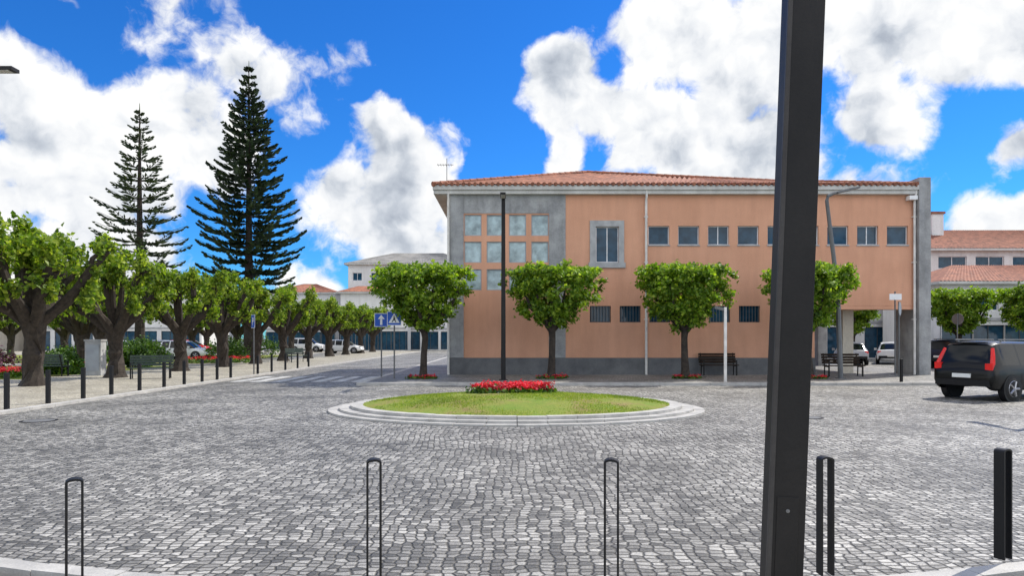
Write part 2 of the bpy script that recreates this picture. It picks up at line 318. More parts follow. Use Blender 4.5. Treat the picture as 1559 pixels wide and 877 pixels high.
# ------------------------------------------------------------------ roundabout island
rb=empty("roundabout_island",(RC[0],RC[1],0))
A,B=4.42,3.3
def ring(r0,r1,z0,z1,nst,gap,nm):
    mb=MB(); sub=3
    for i in range(nst):
        t0=2*math.pi*i/nst+gap; t1=2*math.pi*(i+1)/nst-gap; dz=random.uniform(-.004,.004)
        for j in range(sub):
            a=t0+(t1-t0)*j/sub; b=t0+(t1-t0)*(j+1)/sub
            P=lambda r,t,z:(A*r*math.cos(t),B*r*math.sin(t),z+(dz if z>0 else 0))
            v=[P(r1,a,z0),P(r1,b,z0),P(r1,b,z1),P(r1,a,z1),P(r0,a,z1),P(r0,b,z1),P(r0,a,z0),P(r0,b,z0)]
            f=[(0,1,2,3),(3,2,5,4),(4,5,7,6)]
            if j==0: f.append((0,3,4,6))
            if j==sub-1: f.append((1,7,5,2))
            mb.add(v,f,'kerb')
    mb.obj(nm,parent=rb)
ring(0.945,1.0,-0.03,0.04,44,0.0018,"outer_kerb"); ring(0.885,0.943,-0.03,0.09,44,0.0018,"middle_kerb"); ring(0.82,0.883,-0.03,0.15,40,0.0018,"inner_kerb")
mb=MB(); nr,na=14,72
def lz(r): return 0.14+0.22*(1-r*r)
vs=[(0,0,lz(0))]
for i in range(1,nr+1):
    r=i/nr
    for j in range(na):
        t=2*math.pi*j/na; vs.append((A*0.83*r*math.cos(t),B*0.83*r*math.sin(t),lz(r)+random.uniform(-.008,.008)))
fs=[(0,1+j,1+(j+1)%na) for j in range(na)]
for i in range(nr-1):
    for j in range(na): fs.append((1+i*na+j,1+(i+1)*na+j,1+(i+1)*na+(j+1)%na,1+i*na+(j+1)%na))
mb.add(vs,fs,'turf'); mb.obj("turf",parent=rb,smooth=60)
mb=MB(); n=42000
t=rng.uniform(0,2*math.pi,n); r=np.sqrt(rng.uniform(0,1,n))*0.985
X=A*.83*r*np.cos(t);Y=B*.83*r*np.sin(t);Z=0.14+0.22*(1-r*r)-.005
keep=(np.sin(X*2.1+Y*1.3)+np.sin(X*0.9-Y*2.7)+rng.normal(0,0.6,n)+Y*.4)>-0.6
X,Y,Z=X[keep],Y[keep],Z[keep]; n=len(X); a=rng.uniform(0,2*math.pi,n); h=rng.uniform(.02,.055,n); wd=0.006
dx=np.cos(a)*wd;dy=np.sin(a)*wd;lx=rng.normal(0,.015,n);ly=rng.normal(0,.015,n)
V=np.stack([np.stack([X-dx,Y-dy,Z],1),np.stack([X+dx,Y+dy,Z],1),np.stack([X+lx,Y+ly,Z+h],1)],1).reshape(-1,3)
i0=mb.mi('blade'); mb.v=list(map(tuple,V.tolist())); mb.f=[(3*i,3*i+1,3*i+2) for i in range(n)]; mb.m=[i0]*n
mb.obj("grass_blades",parent=rb)
def flowerbed(name,cx,cy,z,ax,ay,h,nclump,loc=(0,0,0),parent=None,petal='red'):
    mb=MB(); G=[];F=[]
    for i in range(nclump):
        t=random.uniform(0,2*math.pi); r=math.sqrt(random.random()); x=cx+ax*r*math.cos(t); y=cy+ay*r*math.sin(t); hh=h*random.uniform(.7,1.1)
        G.append(rng.normal((x,y,z+hh*.4),(0.09,0.09,hh*.22),(14,3))); F.append(rng.normal((x,y,z+hh),(0.055,0.055,0.03),(16,3)))
    mb.cards(np.concatenate(G),0.09,'bush',0.6); mb.cards(np.concatenate(F),0.055,petal,0.8,asp=1.1)
    return mb.obj(name,loc,parent=parent)
flowerbed("red_flowers",-0.1,0.75,0.29,0.98,0.5,0.24,190,parent=rb)
# ------------------------------------------------------------------ main building (image pixel coordinates -> metres on the facade plane)
S=0.02887; FY=30.0
def ex(u): return (u-779.5)*S
def ez(v): return 1.7+(515-v)*S
bld=empty("municipal_building",(0,0,0))
holes=[];wins=MB();mb=MB()
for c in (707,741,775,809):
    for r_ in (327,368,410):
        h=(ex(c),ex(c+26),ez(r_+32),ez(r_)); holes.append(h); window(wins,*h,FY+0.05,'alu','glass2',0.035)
for i in range(9):
    x=987+45.4*i; h=(ex(x),ex(x+32),ez(373),ez(344)); holes.append(h); window(wins,*h,FY+0.10,'wframe','glass',0.04,1 if i in (2,5,7) else 0)
    mb.box(h[0]-0.03,h[1]+0.03,FY-0.04,FY+0.04,h[2]-0.05,h[2]+0.003,'granite')
h=(ex(907),ex(942),ez(400),ez(345)); holes.append(h); window(wins,*h,FY+0.08,'wframe','glass',0.045,1,0)
mb.box(ex(898),ex(907),FY-0.05,FY+0.05,ez(400),ez(345),'granite'); mb.box(ex(942),ex(950),FY-0.05,FY+0.05,ez(400),ez(345),'granite')
mb.box(ex(898),ex(950),FY-0.055,FY+0.05,ez(345),ez(336),'granite'); mb.box(ex(896),ex(952),FY-0.08,FY+0.05,ez(408),ez(400),'granite')
for i in range(6):
    x=898+45.4*i; h=(ex(x),ex(x+32),ez(491),ez(461))
    holes.append(h); window(wins,*h,FY+0.12,'dframe','glass',0.04)
    for k in range(7):
        xx=h[0]+(h[1]-h[0])*(k+0.5)/7; wins.box(xx-.01,xx+.01,FY+0.03,FY+0.05,h[2],h[3],'greysteel')
XE=13.3; ZU=ez(466)
def zone(x,z):
    u=x/S+779.5; v=515-(z-1.7)/S
    if v>545: return 'plinth'
    if u<706: return 'conc'
    if u<861 and v<325: return 'conc'
    if 836<u<861 : return 'conc'
    return 'salmon'
ztop=ez(297)
up=[h for h in holes if h[2]>ZU]; lw=[h for h in holes if h[3]<ZU+0.5 and h not in up]
wall(mb,ex(683),ex(1393),ZU,ztop,FY,up,zone,0.2,xs=(ex(706),ex(835.5),ex(861)),zs=(ez(325),))
wall(mb,ex(683),XE,0.05,ZU,FY,lw,zone,0.2,xs=(ex(706),ex(835.5),ex(861)),zs=(ez(545),))
D2=FY+11
mb.quad((ex(683),D2,0.05),(ex(683),FY,0.05),(ex(683),FY,ztop),(ex(683),D2,ztop),'salmon')
mb.quad((XE,FY,0.05),(XE,D2,0.05),(XE,D2,ZU),(XE,FY,ZU),'cream')
mb.quad((XE,FY,ZU),(XE,D2,ZU),(ex(1393),D2,ZU),(ex(1393),FY,ZU),'salmon')
mb.quad((ex(1393),FY,ZU),(ex(1393),D2,ZU),(ex(1393),D2,ztop),(ex(1393),FY,ztop),'salmon')
mb.quad((ex(683),D2,ZU),(ex(683),D2,ztop),(ex(1393),D2,ztop),(ex(1393),D2,ZU),'salmon')
mb.quad((ex(683),D2,0.05),(XE,D2,0.05),(XE,D2,ZU),(ex(683),D2,ZU),'salmon')
mb.box(ex(682),ex(706),FY-0.06,FY+0.02,ez(545),ztop,'conc'); mb.box(ex(836),ex(861),FY-0.03,FY+0.02,ez(545),ztop,'conc'); mb.box(ex(706),ex(836),FY-0.03,FY+0.02,ez(325),ztop,'conc')
mb.box(ex(681),XE+0.01,FY-0.07,FY+0.02,0.05,ez(546),'plinth')
mb.obj("walls",parent=bld); wins.obj("windows",parent=bld)
mb=MB()
mb.box(ex(1393)+0.003,ex(1411),FY-0.3,FY+1.6,0.05,ez(272),'conc'); mb.box(ex(1393)+0.003,ex(1411),D2-1.5,D2,0.05,ez(290),'conc')
mb.box(ex(1298),ex(1315),FY+0.9,FY+1.4,0.05,ZU,'cream'); mb.box(ex(1298),ex(1315),D2-1.4,D2-0.9,0.05,ZU,'cream')
mb.box(XE+0.01,ex(1393),FY+0.003,FY+0.4,ZU-0.16,ZU-0.002,'salmon')
o=mb.obj("arcade_columns",parent=bld); bevel(o,0.015)
mb=MB(); mb.box(ex(661),ex(1393),FY-0.24,D2+0.3,ztop+0.002,ez(285),'eave'); mb.box(ex(660),ex(1393),FY-0.32,FY-0.242,ez(291),ez(284),'eave')
mb.box(ex(660),ex(661)-0.002,FY-0.32,D2,ez(291),ez(284),'eave')
o=mb.obj("eaves_slab",parent=bld); bevel(o,0.012)
mb=MB(); ze=ez(284); RA=Vector((3.9,FY+5.6,ze+1.95)); RBp=Vector((13.6,FY+5.6,ze+1.5))
c0=Vector((ex(660),FY-0.34,ze)); c1=Vector((ex(1390),FY-0.34,ze)); cb1=Vector((ex(1390),D2+0.3,ze)); cb0=Vector((ex(660),D2+0.3,ze))
def slope(a,b,c,d,axis,cols,rows=7):
    vs=[];fs=[]
    for j in range(rows+1):
        t=j/rows; l=a.lerp(d,t); r=b.lerp(c,t)
        for i in range(cols+1):
            p=l.lerp(r,i/cols); ph=(p.x if axis=='x' else p.y)*2*math.pi/0.25
            vs.append((p.x,p.y,p.z+0.055*math.cos(ph)))
    for j in range(rows):
        for i in range(cols):
            o=j*(cols+1)+i; fs.append((o,o+1,o+cols+2,o+cols+1))
    mb.add(vs,fs,'tile')
slope(c0,c1,RBp,RA,'x',900); slope(cb0,c0,RA,RA,'y',400,4); slope(c1,cb1,RBp,RBp,'y',400,4); slope(cb1,cb0,RA,RBp,'x',300,4)
for a,b in ((c0,RA),(RA,RBp),(c1,RBp),(cb0,RA),(cb1,RBp)):
    n=int((b-a).length/0.4)
    for i in range(n):
        p=a.lerp(b,i/n); q=a.lerp(b,(i+1.1)/n); mb.tube([p+Vector((0,0,.03)),q+Vector((0,0,.03))],[0.12,0.10],'tile',8)
x=c0.x+0.1
while x<c1.x: mb.tube([(x,c0.y-0.06,ze+0.03),(x,c0.y+0.25,ze+0.10)],[0.08,0.08],'tile',8); x+=0.25
mb.obj("tiled_roof",parent=bld,smooth=50)
mb=MB()
for u in (683,983,1390):
    x=ex(u); mb.tube([(x,FY-0.2,ez(290)),(x,FY-0.2,ez(300)),(x,FY-0.12,ez(306)),(x,FY-0.12,0.1)],[.055]*4,'pipe',10)
    for z in (2.5,5,7): mb.box(x-.08,x+.08,FY-.14,FY+.01,z,z+.04,'pipe')
mb.box(ex(1378),ex(1390),FY-0.35,FY-0.05,ez(306),ez(300),'whitepaint'); mb.obj("downpipes",parent=bld,smooth=40)
mb=MB(); x=ex(677); mb.tube([(x,FY+1,ze-0.1),(x,FY+1,ze+1.5)],[.02,.015],'greysteel',6); mb.box(x-.45,x+.3,FY+.99,FY+1.01,ze+1.2,ze+1.22,'greysteel')
for i in range(6): mb.box(x-.4+i*.12,x-.39+i*.12,FY+.8,FY+1.2,ze+1.19,ze+1.21,'greysteel')
mb.obj("roof_antenna",parent=bld)
# ------------------------------------------------------------------ surrounding buildings
def house(name,x0,x1,y0,y1,h,rows,ncol,wallk='whitewall',roofk='tile',rh=2.0,ov=0.5,ww=1.1,wh=1.3,gf=True,chim=0,z0w=1.0,storey=3.0):
    e=empty(name); mb=MB();wn=MB(); hs=[]
    for r_ in range(rows):
        for c in range(ncol):
            cx=x0+(x1-x0)*(c+0.5)/ncol; z=z0w+storey*r_
            if r_==0 and gf: hh=(cx-1.1,cx+1.1,0.1,2.6)
            else: hh=(cx-ww/2,cx+ww/2,z,z+wh)
            hs.append(hh); window(wn,*hh,y0+0.12,'dframe' if r_==0 else 'wframe','glass',0.06,1)
    wall(mb,x0,x1,0,h,y0,hs,lambda a,b:wallk,0.2)
    for (a,b) in (((x0,y1),(x0,y0)),((x1,y0),(x1,y1)),((x1,y1),(x0,y1))):
        mb.quad((a[0],a[1],0),(b[0],b[1],0),(b[0],b[1],h),(a[0],a[1],h),wallk)
    if gf: mb.box(x0,x1,y0-0.08,y0-0.002,2.9,3.1,'granite')
    mb.obj("walls",parent=e); wn.obj("windows",parent=e)
    mb=MB(); mb.box(x0-ov,x1+ov,y0-ov,y1+ov,h,h+0.18,'eave')
    m=min((x1-x0),(y1-y0))/2; ym=(y0+y1)/2
    a,b,c,d=[Vector(p) for p in ((x0-ov,y0-ov,h+.18),(x1+ov,y0-ov,h+.18),(x1+ov,y1+ov,h+.18),(x0-ov,y1+ov,h+.18))]
    ra=Vector((x0+m*.8,ym,h+rh)); rb_=Vector((x1-m*.8,ym,h+rh))
    rows_=5; cols=int((x1-x0)*8); vs=[];fs=[]
    for j in range(rows_+1):
        l=a.lerp(ra,j/rows_); r=b.lerp(rb_,j/rows_)
        for i in range(cols+1):
            p=l.lerp(r,i/cols); vs.append((p.x,p.y,p.z+(0.05 if i%2 else 0)))
    for j in range(rows_):
        for i in range(cols): o=j*(cols+1)+i; fs.append((o,o+1,o+cols+2,o+cols+1))
    mb.add(vs,fs,roofk)
    mb.add([b,c,rb_],[(0,1,2)],roofk); mb.add([d,a,ra],[(0,1,2)],roofk); mb.add([c,d,ra,rb_],[(0,1,2,3)],roofk)
    for i in range(chim):
        x=x0+(x1-x0)*(i+.5)/chim; mb.box(x-.5,x+.5,ym-2.2,ym-1.2,h+.5,h+rh+1.1,'whitewall'); mb.box(x-.6,x+.6,ym-2.3,ym-1.1,h+rh+1.1,h+rh+1.3,'tile')
    mb.obj("roof",parent=e); return e
house("white_town_house",-22.8,-5,95,108,11.9,4,7,roofk='greyroof',rh=2.4,ww=1.3,wh=1.1,storey=2.9)
house("low_annex_house",-22.6,-14,90,94.5,7.6,2,5,rh=1.1)
house("small_red_roof_house",-36,-26,100,110,8.2,2,5,rh=1.8)
house("park_side_house",-62,-40,88,100,7,2,8,rh=2.0,chim=2)
house("park_side_house",-90,-64,84,96,7.6,2,8,'cream',rh=2.0)
house("park_side_house",-120,-92,80,96,7.0,2,8,rh=2.0)
house("white_shop_building",22,52,55,68,8.7,2,10,rh=2.7,ww=2.3,wh=1.0,chim=3,z0w=3.9,storey=3.4)
house("lower_shop_wing",29.6,47,47,54.5,5.4,2,8,rh=1.7,ww=1.3,wh=1.0,z0w=.9,storey=2.7)
house("distant_white_house",54,82,60,74,8.5,2,9,rh=2.0,chim=2)
house("distant_house",-3,18,95,110,7,2,8,rh=2)
# ------------------------------------------------------------------ trees
def street_tree(seed):
    random.seed(seed); mb=MB()
    pts=[(0,0,-.05),(random.uniform(-.03,.03),0,.25),(random.uniform(-.08,.08),0,.9),(random.uniform(-.08,.08),0,1.6),(0,0,2.0)]
    mb.tube(pts,[.22,.16,.13,.13,.16],'bark',10,wob=.12)
    def Rr(h): return np.interp(h,[0,.15,.4,.7,.9,1],[.45,.95,1.6,1.92,1.9,1.55])
    for i in range(9):
        t=2*math.pi*i/9+random.uniform(-.3,.3); rr=random.uniform(.8,1.5)
        c,s=math.cos(t),math.sin(t)*.8
        mb.tube([(0,0,1.85),(c*rr*.35,s*rr*.35,2.25+random.uniform(0,.15)),(c*rr*.75,s*rr*.75,2.8),(c*rr,s*rr,3.6)],[.11,.085,.065,.03],'bark',7,wob=.15)
    C=[];O=[]
    for i in range(290):
        h=random.random()**0.8; t=random.uniform(0,2*math.pi); q=random.random()**0.4
        if random.random()<.25: h=random.uniform(.9,1.0); q=random.random()**.5
        rr=Rr(h)*q*random.uniform(.80,1.12); x,y,z=math.cos(t)*rr,math.sin(t)*rr*.82,2.05+h*2.2+random.uniform(-.12,.2)
        C.append(rng.normal((x,y,z),(.105,.105,.085),(48,3))); O.append(np.tile((math.cos(t)*.6,math.sin(t)*.6,.2),(48,1)))
    mb.cards(np.concatenate(C),0.108,'leaf',.5,np.concatenate(O)); return mb.mesh("street_tree",None)
def pollard_tree(seed,nl=52):
    random.seed(seed); mb=MB()
    lean=random.uniform(-.15,.15)
    mb.tube([(0,0,-.05),(0,0,.2),(lean*.4,.05,.6),(lean*.8,0,1.0),(lean,-.04,1.5),(lean,0,2.0)],[.46,.36,.28,.31,.28,.36],'bark',14,wob=.17)
    tips=[]; nlimb=7
    for i in range(nlimb):
        t=2*math.pi*i/nlimb+random.uniform(-.35,.35); c,s=math.cos(t),math.sin(t); k=random.uniform(.85,1.15)
        p1=Vector((lean+c*.55*k,s*.55*k,2.35)); p2=Vector((lean+c*1.15*k+random.uniform(-.15,.15),s*1.15*k,2.9+random.uniform(-.15,.25))); p3=Vector((lean+c*1.5*k,s*1.5*k,3.55+random.uniform(-.1,.3)))
        mb.tube([(lean,0,1.8),p1,p1.lerp(p2,.5)+Vector((random.uniform(-.08,.08),random.uniform(-.08,.08),-.05)),p2,p3],[.22,.18,.15,.16,.12],'bark',9,wob=.24)
        for q in range(3):
            t2=t+random.uniform(-.9,.9); b=(p2 if q==0 else p3); e=b+Vector((math.cos(t2)*random.uniform(.25,.6),math.sin(t2)*random.uniform(.25,.6),random.uniform(.35,.95)))
            mid=b.lerp(e,.5)+Vector((random.uniform(-.1,.1),random.uniform(-.1,.1),.05)); mb.tube([b,mid,e],[.11,.075,.09],'bark',7,wob=.3); tips.append(e)
        tips.append(p2+Vector((c*.3,s*.3,-.05)))
    for i in range(4):
        t=random.uniform(0,6.3); r_=random.uniform(0,.7); e=Vector((lean+math.cos(t)*r_,math.sin(t)*r_,random.uniform(4.1,4.8)))
        mb.tube([(lean,0,1.9),(lean+math.cos(t)*r_*.6,math.sin(t)*r_*.6,3.1),e],[.18,.11,.08],'bark',7,wob=.2); tips+= [e,e+Vector((random.uniform(-.4,.4),random.uniform(-.4,.4),-.4))]
    C=[]
    for e in tips:
        for s_ in range(5):
            d=Vector((random.gauss(0,1),random.gauss(0,1),random.gauss(0.25,1))).normalized()*random.uniform(.1,.44); c=e+d
            C.append(rng.normal(tuple(c),(.10,.10,.13),(nl,3)))
    mb.cards(np.concatenate(C),0.118,'leafd',.5); return mb.mesh("pollarded_plane_tree",None)
st=[street_tree(11+i) for i in range(4)]
for i,(x,rz) in enumerate(((-3.5,.3),(1.57,0),(6.85,3.3),(11.75,2.0))):
    place(st[i],"street_tree",(x,27,.1),rz)
for i,(x,y) in enumerate(((25.5,39),(28.2,37),(32.5,41),(22.5,45),(36,44))): place(st[i%3],"street_tree",(x,y,0),i*1.3)
for i,x in enumerate((-3.5,1.57,6.85,11.75)): flowerbed("flower_bed",0,0,0,.6,.4,.12,17,loc=(x,27,.1))
pt=[pollard_tree(31+i) for i in range(4)]
for i,y in enumerate((18.6,23.5,28.4,34,38.8,43.5,49,55,61,67,74,81)):
    place(pt[i%4],"pollarded_plane_tree",(-16.4+random.uniform(-.2,.2),y,.06),i*1.7+.4,sc=random.uniform(.95,1.05)*(1.04 if i<3 else 1))
for i,(x,y) in enumerate(((-22.5,36),(-26,43),(-33,52),(-24,60),(-31,66),(-38,58),(-45,50),(-47,64),(-24,74),(-34,76),(-54,60),(-30,31),(-37,38),(-60,70),(-44,74))):
    place(pt[(i*3)%4],"park_tree",(x,y,.06),i*2.1)
def araucaria(seed,H,Rm,z0,dens,mat,gap,wd,nbs):
    random.seed(seed); mb=MB(); mb.tube([(0,0,0),(0,0,H*.3),(0,0,H*.7),(0,0,H)],[.42,.32,.16,.03],'bark',9,wob=.05)
    z=z0
    while z<H-.25:
        f=(z-z0)/(H-z0); L_=Rm*(np.interp(f,[0,.12,.3,.6,.85,1],[.86,1.0,.93,.56,.26,.05]))*random.uniform(.9,1.06); nb=random.choice(nbs); ph=random.uniform(0,6.3)
        for b in range(nb):
            t=ph+2*math.pi*b/nb+random.uniform(-.15,.15); l=L_*random.uniform(.78,1.1)
            c,s=math.cos(t),math.sin(t); sag=-.16+.3*f; n=max(5,int(l/.16*dens)); dz=random.uniform(-.13,.13)
            fz=lambda q:(z+dz+ l*(sag*q+ .30*q*q*q))
            mb.tube([(0,0,z+dz),(c*l*.5,s*l*.5,fz(.5)),(c*l,s*l,fz(1))],[.06*(1-f)+.015,.035,.012],'bark',4,cap=False)
            for i in range(n):
                q=.12+.88*(i+random.random()*.6)/n; bl=(.34+.5*math.sin(math.pi*min(1,q*1.0))**.7)*min(1,l/2.2+.25)*random.uniform(.75,1.2)*(1.05-.35*q)
                P=Vector((c*l*q,s*l*q,fz(q)))
                for sgn in (-1,1):
                    a=t+sgn*random.uniform(.45,1.0); d=Vector((math.cos(a),math.sin(a),random.uniform(.02,.42)))
                    E=P+d*bl; wv_=Vector((-math.sin(a),math.cos(a),0))*wd; up_=Vector((0,0,wd*1.2)); mid=P.lerp(E,.6)+Vector((0,0,-.03))
                    mb.add([P,mid+wv_,E,mid-wv_],[(0,1,2,3)],mat); mb.add([P,mid+up_,E,mid-up_],[(0,1,2,3)],mat)
        z+=gap*(1-.35*f)*random.uniform(.88,1.12)
    mb.tube([(0,0,H-.3),(0,0,H+.45)],[.05,.02],mat,5)
    return mb
araucaria(5,23.6,4.4,4.6,1.15,'pine',.82,.08,(6,7,8)).obj("norfolk_island_pine",(-21.2,55,0))
araucaria(9,20.2,4.0,5.5,.75,'pine2',1.0,.065,(5,6,6)).obj("norfolk_island_pine",(-30.0,55,0),1.0)
def bush(name,loc,rx,ry,h,k='bush',n=26):
    mb=MB();C=[]
    for i in range(n):
        t=random.uniform(0,6.3);r_=math.sqrt(random.random())*.8;q=random.random()**.6
        C.append(rng.normal((rx*r_*math.cos(t),ry*r_*math.sin(t),h*q*math.sqrt(max(0,1-r_*r_))),(rx*.13,ry*.13,h*.12),(60,3)))
    C=np.concatenate(C); C[:,2]=np.abs(C[:,2]); mb.cards(C,.12,k,.5)
    mb.tube([(0,0,-.02),(0,0,h*.5)],[.08,.04],'bark',6); return mb.obj(name,loc)
for (x,y,rx,h,k) in ((-20.5,31,1.3,.9,'bush'),(-25.5,30,1.0,.8,'bush'),(-24,37.5,1.8,1.1,'bush'),(-22.5,42,1.4,1.5,'bush'),(-29,37,2,1.0,'purple'),(-20.8,38,1.0,1.1,'bush'),(-20.5,49,1.6,1.6,'bush'),(-33,32,1.6,.9,'purple'),(-21,56,2,1.8,'bush'),(-27,48,3,1.4,'bush'),(-36,44,3,1.2,'bush')):
    bush("shrub",(x,y,.06),rx,rx*.8,h,k,34)
flowerbed("red_flower_bed",0,0,0,2.3,.9,.4,170,loc=(-22.2,28.2,.06)); flowerbed("red_flower_bed",0,0,0,2.0,.8,.4,130,loc=(-21.7,33,.06)); flowerbed("red_flower_bed",0,0,0,2.2,1.2,.4,90,loc=(-19.5,45,.06))
# ------------------------------------------------------------------ street furniture
mb=MB()
mb.tube([(0,0,0),(0,0,2.5),(0,0,6.95)],[.118,.112,.092],'steel',4,ph=math.pi/4)
mb.box(-.16,.16,-.16,.16,0,.03,'steel')
mb.box(-.07,1.0,-.045,.045,6.88,6.95,'steel'); mb.box(.55,1.35,-.10,.10,6.81,6.875,'steel'); mb.box(.62,1.28,-.08,.08,6.80,6.808,'lens')
mb.box(-.045,.045,-.092,-.082,.75,1.15,'black')
bigm=mb.mesh("street_lamp")
place(bigm,"street_lamp",(-.33,26,.1),R(-90)); place(bigm,"street_lamp",(-10.15,12.1,.1),0,sc=(1,1,.93)); place(bigm,"street_lamp",(14.6,16.2,0),R(90),sc=(1,1,1.08))
fm=MB(); w0=.074
fm.box(-w0,w0,-w0,w0,0,7.5,'steel'); fm.box(-w0-.004,-w0+.016,-w0-.005,-w0+.016,0.2,7.5,'steel2')
fm.box(-.045,.045,-w0-.004,-w0+.001,.45,.92,'steel'); fm.tube([(-.0,-w0-.003,.86),(0,-w0-.008,.86)],[.009,.009],'greysteel',8)
fm.box(-.2,.2,-.2,.2,0,.025,'steel'); fm.box(-.06,1.0,-.045,.045,7.4,7.48,'steel'); fm.box(.5,1.35,-.13,.13,7.32,7.395,'steel'); fm.box(.55,1.3,-.1,.1,7.308,7.318,'lens')
o=fm.obj("street_lamp",(1.160,3.0,.1)); o.rotation_euler=(0,R(2.1),R(-9)); bevel(o,.005,2)
mb=MB(); mb.tube([(0,0,0),(-.12,0,3.5),(-.55,0,7.05),(-.5,0,7.22),(-.3,0,7.32),(.55,0,7.55)],[.10,.09,.075,.07,.06,.045],'greysteel',8)
mb.box(-.15,.75,-.1,.1,7.40,7.47,'greysteel',Matrix.Translation((.2,0,7.4))@Matrix.Rotation(R(-14),4,'Y')@Matrix.Translation((-.2,0,-7.4))); mb.box(-.15,.15,-.15,.15,0,.03,'greysteel')
mb.obj("curved_street_lamp",(13.0,27,.1),smooth=40)
def hoop(gap,bar,th,H):
    mb=MB(); n=8; r=gap/2; ri=r-th
    path=[(-r,0),(-r,H-r*.5)]; path2=[(-ri,0),(-ri,H-r*.5)]
    for i in range(1,n):
        t=math.pi-math.pi*i/n; path.append((r*math.cos(t),H-r*.5+r*.5*math.sin(t))); path2.append((ri*math.cos(t),H-r*.5+(r*.5-th)*math.sin(t)))
    path+=[(r,H-r*.5),(r,0)]; path2+=[(ri,H-r*.5),(ri,0)]
    vs=[];fs=[]
    for (a,b) in zip(path,path2):
        vs+=[(a[0],-bar/2,a[1]),(a[0],bar/2,a[1]),(b[0],bar/2,b[1]),(b[0],-bar/2,b[1])]
    for i in range(len(path)-1):
        for j in range(4): fs.append((i*4+j,i*4+(j+1)%4,(i+1)*4+(j+1)%4,(i+1)*4+j))
    mb.add(vs,fs,'black'); return mb
hm=hoop(.09,.075,.013,.8).mesh("hoop_bollard")
for (x,y,rz) in ((-2.50,3.9,R(32)),(-.93,4.0,R(12)),(.67,4.0,R(-9)),(2.12,4.62,R(2)),(3.56,4.95,R(22))):
    k=y/4.6 if y==4.0 else 1
    if y==4.0: x*=4.08/4.6; y=4.08
    place(hm,"hoop_bollard",(x,y,.1),rz,sc=(1,1,1.1 if k!=1 else 1))
mb=MB(); mb.box(-.045,.045,-.045,.045,0,.84,'black'); bm_=mb.mesh("bollard")
for y in (15.7,17.1,18.5,19.8,21.3,22.8,24.2,25.6,26.9,28.2,31.2,33,35,37,39): 
    o=place(bm_,"bollard",(-11.62,y,.06)); bevel(o,.01)
for x in (14.2,16.2,18.2): o=place(bm_,"bollard",(x,24.9,.1)); bevel(o,.01)
def signpost(name,loc,kind,h=2.95,rz=0,s=.3):
    e=empty(name,loc,rz); mb=MB(); mb.tube([(0,0.03,0),(0,0.03,h)],[.03,.03],'greysteel',8); mb.obj("post",parent=e,smooth=40)
    mb=MB(); z=h-s
    if kind in('arrow','cross','park'):
        mb.box(-s,s,-.012,.0,z-s,z+s,'whitepaint'); mb.box(-s+.02,s-.02,-.016,-.0125,z-s+.02,z+s-.02,'blue')
        if kind=='arrow':
            mb.box(-.045,.045,-.02,-.0165,z-.2,z+.05,'whitepaint'); mb.add([(-.14,-.02,z+.04),(.14,-.02,z+.04),(0,-.02,z+.22)],[(0,1,2)],'whitepaint')
        elif kind=='cross':
            mb.add([(-.22,-.02,z-.18),(.22,-.02,z-.18),(0,-.02,z+.2)],[(0,1,2)],'whitepaint')
            mb.add([(-.02,-.024,z+.05),(.03,-.024,z+.05),(.04,-.024,z-.04),(.09,-.024,z-.15),(.05,-.024,z-.15),(.0,-.024,z-.06),(-.06,-.024,z-.15),(-.1,-.024,z-.15),(-.03,-.024,z-.03)],[tuple(range(9))],'black')
            mb.tube([(0,-.022,z+.085),(0,-.026,z+.085)],[.025,.025],'black',10)
        else:
            mb.box(-.1,-.04,-.02,-.0165,z-.18,z+.18,'whitepaint'); mb.box(-.04,.1,-.02,-.0165,z+.12,z+.18,'whitepaint'); mb.box(-.04,.1,-.02,-.0165,z-.02,z+.04,'whitepaint'); mb.box(.06,.12,-.0205,-.017,z+.04,z+.12,'whitepaint')
    elif kind=='round':
        mb.tube([(0,-.012,z),(0,0,z)],[s,s],'greysteel',28); mb.tube([(0,-.018,z),(0,-.0125,z)],[s*.9,s*.9],'alu',28)
    elif kind=='panel':
        mb.box(-s,s,-.012,0,z-s*.4,z+s*.6,'whitepaint')
    mb.obj("plate",parent=e); return e
signpost("one_way_arrow_sign",(-5.36,28,.1),'arrow',2.62,0,.28); signpost("pedestrian_crossing_sign",(-4.66,27.0,.1),'cross',2.66,0,.28)
signpost("parking_sign",(-11.75,31,.06),'park',2.7,R(-55)); signpost("traffic_sign",(15.9,28,.1),'round',3.1,R(50)); signpost("traffic_sign",(16.4,29.2,.1),'panel',3.6,0,.26)
signpost("traffic_sign",(23.5,36,.0),'round',3.0,R(120))
mb=MB(); mb.box(-.05,.05,-.035,.035,0,2.72,'pipe'); mb.box(-.40,-.045,-.025,.025,-.05,.05,'greysteel',Matrix.Translation((0,0,2.62))@Matrix.Rotation(R(14),4,'Y')) 
o=mb.obj("finger_post_sign",(7.75,24.8,.1)); bevel(o,.01)
def bench(name,loc,rz,k):
    e=empty(name,loc,rz); mb=MB()
    for i in range(4): mb.box(-.8,.8,-.22+i*.12,-.13+i*.12,.42,.455,k)
    mb.obj("seat",parent=e); mb=MB()
    for i in range(4):
        mb.box(-.8,.8,.24+i*.03,.27+i*.03,.52+i*.11,.61+i*.11,k)
    mb.obj("backrest",parent=e); mb=MB()
    for x in (-.7,.7):
        mb.box(x-.025,x+.025,-.2,-.15,0,.418,'black'); mb.tube([(x,.24,0),(x,.22,.4),(x,.38,.95)],[.025]*3,'black',6); mb.box(x-.024,x+.024,-.15,.24,.38,.417,'black'); mb.box(x-.024,x+.024,-.2,.28,.62,.65,'black'); mb.box(x-.02,x+.02,-.2,-.16,.42,.62,'black')
    mb.obj("legs",parent=e)
